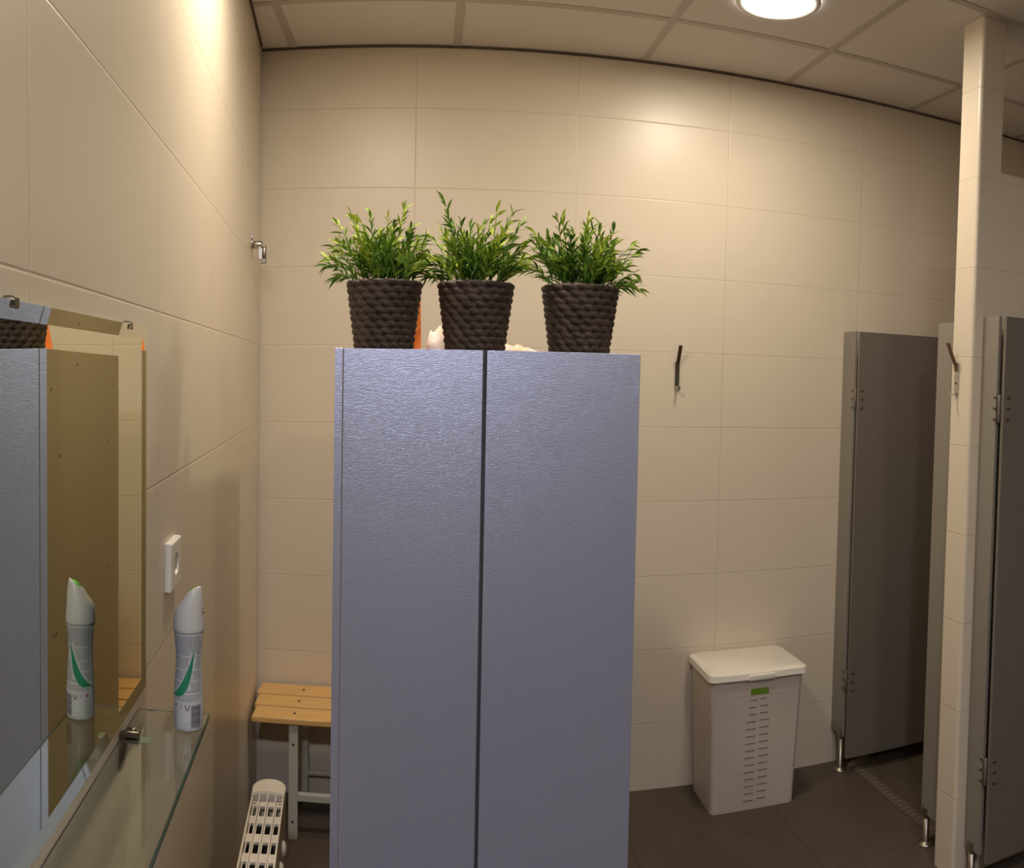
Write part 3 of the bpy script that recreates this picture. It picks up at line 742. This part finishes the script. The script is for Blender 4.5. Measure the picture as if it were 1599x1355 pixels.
for j in range(rows):
    z = .435 - j*(.435-.035)/(rows-1); wd = (.028 if j == 0 else .036 if j < 3 else .044); gap = .006
    for s_ in (-1, 1):
        cx = 1.277+.004*s_
        tilt = .002
        xa, xb = (cx+gap*s_*.6, cx+s_*wd)
        x0_, x1_ = min(xa, xb), max(xa, xb)
        if s_ > 0: zz_ = z+.003
        else: zz_ = z
        bm = bmesh.new(); box(bm, (x0_, hy(z)-.0012, zz_), (x1_, hy(z)+.004, zz_+.0026)); obj('vent_slot', bm, 'slot', hp)
for xa, xb in ((1.17, 1.238), (1.322, 1.385)):
    bm = bmesh.new(); box(bm, (xa, hy(.456)-.0016, .456), (xb, hy(.456)+.004, .4585)); obj('rim_ridge', bm, 'plastic', hp)
bm = bmesh.new(); box(bm, (1.243, hy(.475)-.003, .458), (1.318, hy(.475)+.003, .482), bev=.002)
gt = obj('label_tag', bm, 'green_tag', hp, label='green tag below the lid')
bm = bmesh.new(); 
nx, ny = 16, 10; LX0, LX1, LY0, LY1 = 1.066, 1.482, 2.950, 3.240
def lidz(u, v): return .552 + .010*(1-(2*u-1)**4)*(1-(2*v-1)**4)
tapered(bm, (LX0, LY0, LX1, LY1), (LX0+.004, LY0+.004, LX1-.004, LY1-.002), .527, .549, r=.028, rows=2)
tapered(bm, (LX0+.004, LY0+.004, LX1-.004, LY1-.002), (LX0+.018, LY0+.016, LX1-.018, LY1-.012), .5491, .556, r=.026, rows=3)
box(bm, (1.225, LY0-.003, .5215), (1.335, LY0+.02, .545), bev=.0035)
lid = obj('lid', bm, 'lid_plastic', hp); sharp_smooth(lid, .9)

# ------------------------------------------------------------------ coat hooks
def coat_hook(base, out, label):
    t = empty('coat_hook', base, label, 'hook', 'coat hooks')
    u = Vector((0, 0, 1)); sd = out.cross(u).normalized(); b = Vector(base)
    bm = bmesh.new(); tube(bm, [b+out*.0035+u*-.088, b+out*.0035+u*.020], 0, flat=(.018, .006, sd)); obj('back_plate', bm, 'chrome', t)
    bm = bmesh.new(); tube(bm, [b+out*.006+u*-.01, b+out*.010+u*.012, b+out*.028+u*.048, b+out*.045+u*.085], 0, flat=(.014, .006, sd))
    obj('upper_arm', bm, 'hook', t)
    bm = bmesh.new(); tube(bm, [b+out*.004+u*-.078, b+out*.015+u*-.090, b+out*.030+u*-.090, b+out*.040+u*-.076], 0, flat=(.010, .005, sd))
    obj('lower_hook', bm, 'chrome', t)
    for z in (-.05, .005):
        bm = bmesh.new(); cyl(bm, b+out*.006+u*z, b+out*.0085+u*z, .004, 12); obj('screw', bm, 'screw', t)
coat_hook((.994, BACK, 1.715), Vector((0, -1, 0)), 'dark two-pronged coat hook on the back wall right of the cabinet')
coat_hook((PX, 2.338, 1.733), Vector((-1, 0, 0)), 'dark two-pronged coat hook on the end of the tiled pier')

# ------------------------------------------------------------------ cubicle partitions
def panel(y0, y1, z0, z1, fy, label, x=1.75):
    t = empty('partition_panel', (x, (y0+y1)/2, 0), label, 'partition panel', 'cubicle side panels')
    bm = bmesh.new(); box(bm, (x-.0065, y0, z0), (x+.0065, y1, z1), bev=.0015); obj('board', bm, 'panel_face', t)
    bm = bmesh.new(); lathe(bm, [(.030, 0), (.030, .004), (.014, .010), (.0125, .012), (.0125, z0+.004)], Matrix.Translation((x, fy, 0)), 24)
    box(bm, (x-.013, fy-.013, z0-.012), (x+.013, fy+.013, z0+.030), bev=.003); ft = obj('foot', bm, 'dull_chrome', t)
    return t
def hinge(parent, yc, z, x=1.742):
    bm = bmesh.new(); cyl(bm, (x, yc, z-.045), (x, yc, z+.045), .0055, 14)
    h = obj('hinge', bm, 'panel', parent)
    for dz in (-.036, 0, .036):
        bm = bmesh.new(); cyl(bm, (x-.003, yc+.022, z+dz), (x+.0015, yc+.022, z+dz), .004, 12); box(bm, (x-.0036, yc+.014, z+dz-.0015), (x-.003, yc+.030, z+dz+.0015)); obj('screw', bm, 'hook', h)
        bm = bmesh.new(); cyl(bm, (x+.022, yc-.0215, z+dz), (x+.022, yc-.0185, z+dz), .004, 12); box(bm, (x+.014, yc-.0222, z+dz-.0015), (x+.032, yc-.0215, z+dz+.0015)); obj('screw', bm, 'hook', h)
panel(3.142, BACK-.002, .150, 1.892, 3.165, 'narrow grey panel on a chrome foot between the back wall and the open cubicle door')
panel(P1+.002, 2.526, .110, 1.898, 2.500, 'narrow grey panel on a chrome foot tucked behind the tiled pier')
panel(2.176, P0-.002, .110, 1.910, 2.225, 'narrow grey panel on a chrome foot in front of the tiled pier, at the right edge')
for (yh, z0, z1, wd, label) in ((3.112, .070, 1.889, .575, 'dark grey cubicle door standing open beside the back wall'),
                                (2.146, .095, 1.907, .62, 'dark grey cubicle door cut off by the right edge of the photo')):
    t = empty('cubicle_door', (1.75, yh, 0), label, 'door', 'open cubicle doors')
    bm = bmesh.new(); box(bm, (1.7455, yh-.0065, z0), (1.7455+wd, yh+.0065, z1), bev=.0015); obj('door_leaf', bm, 'panel', t)
    hinge(t, yh+.012, 1.605); hinge(t, yh+.012, .40)
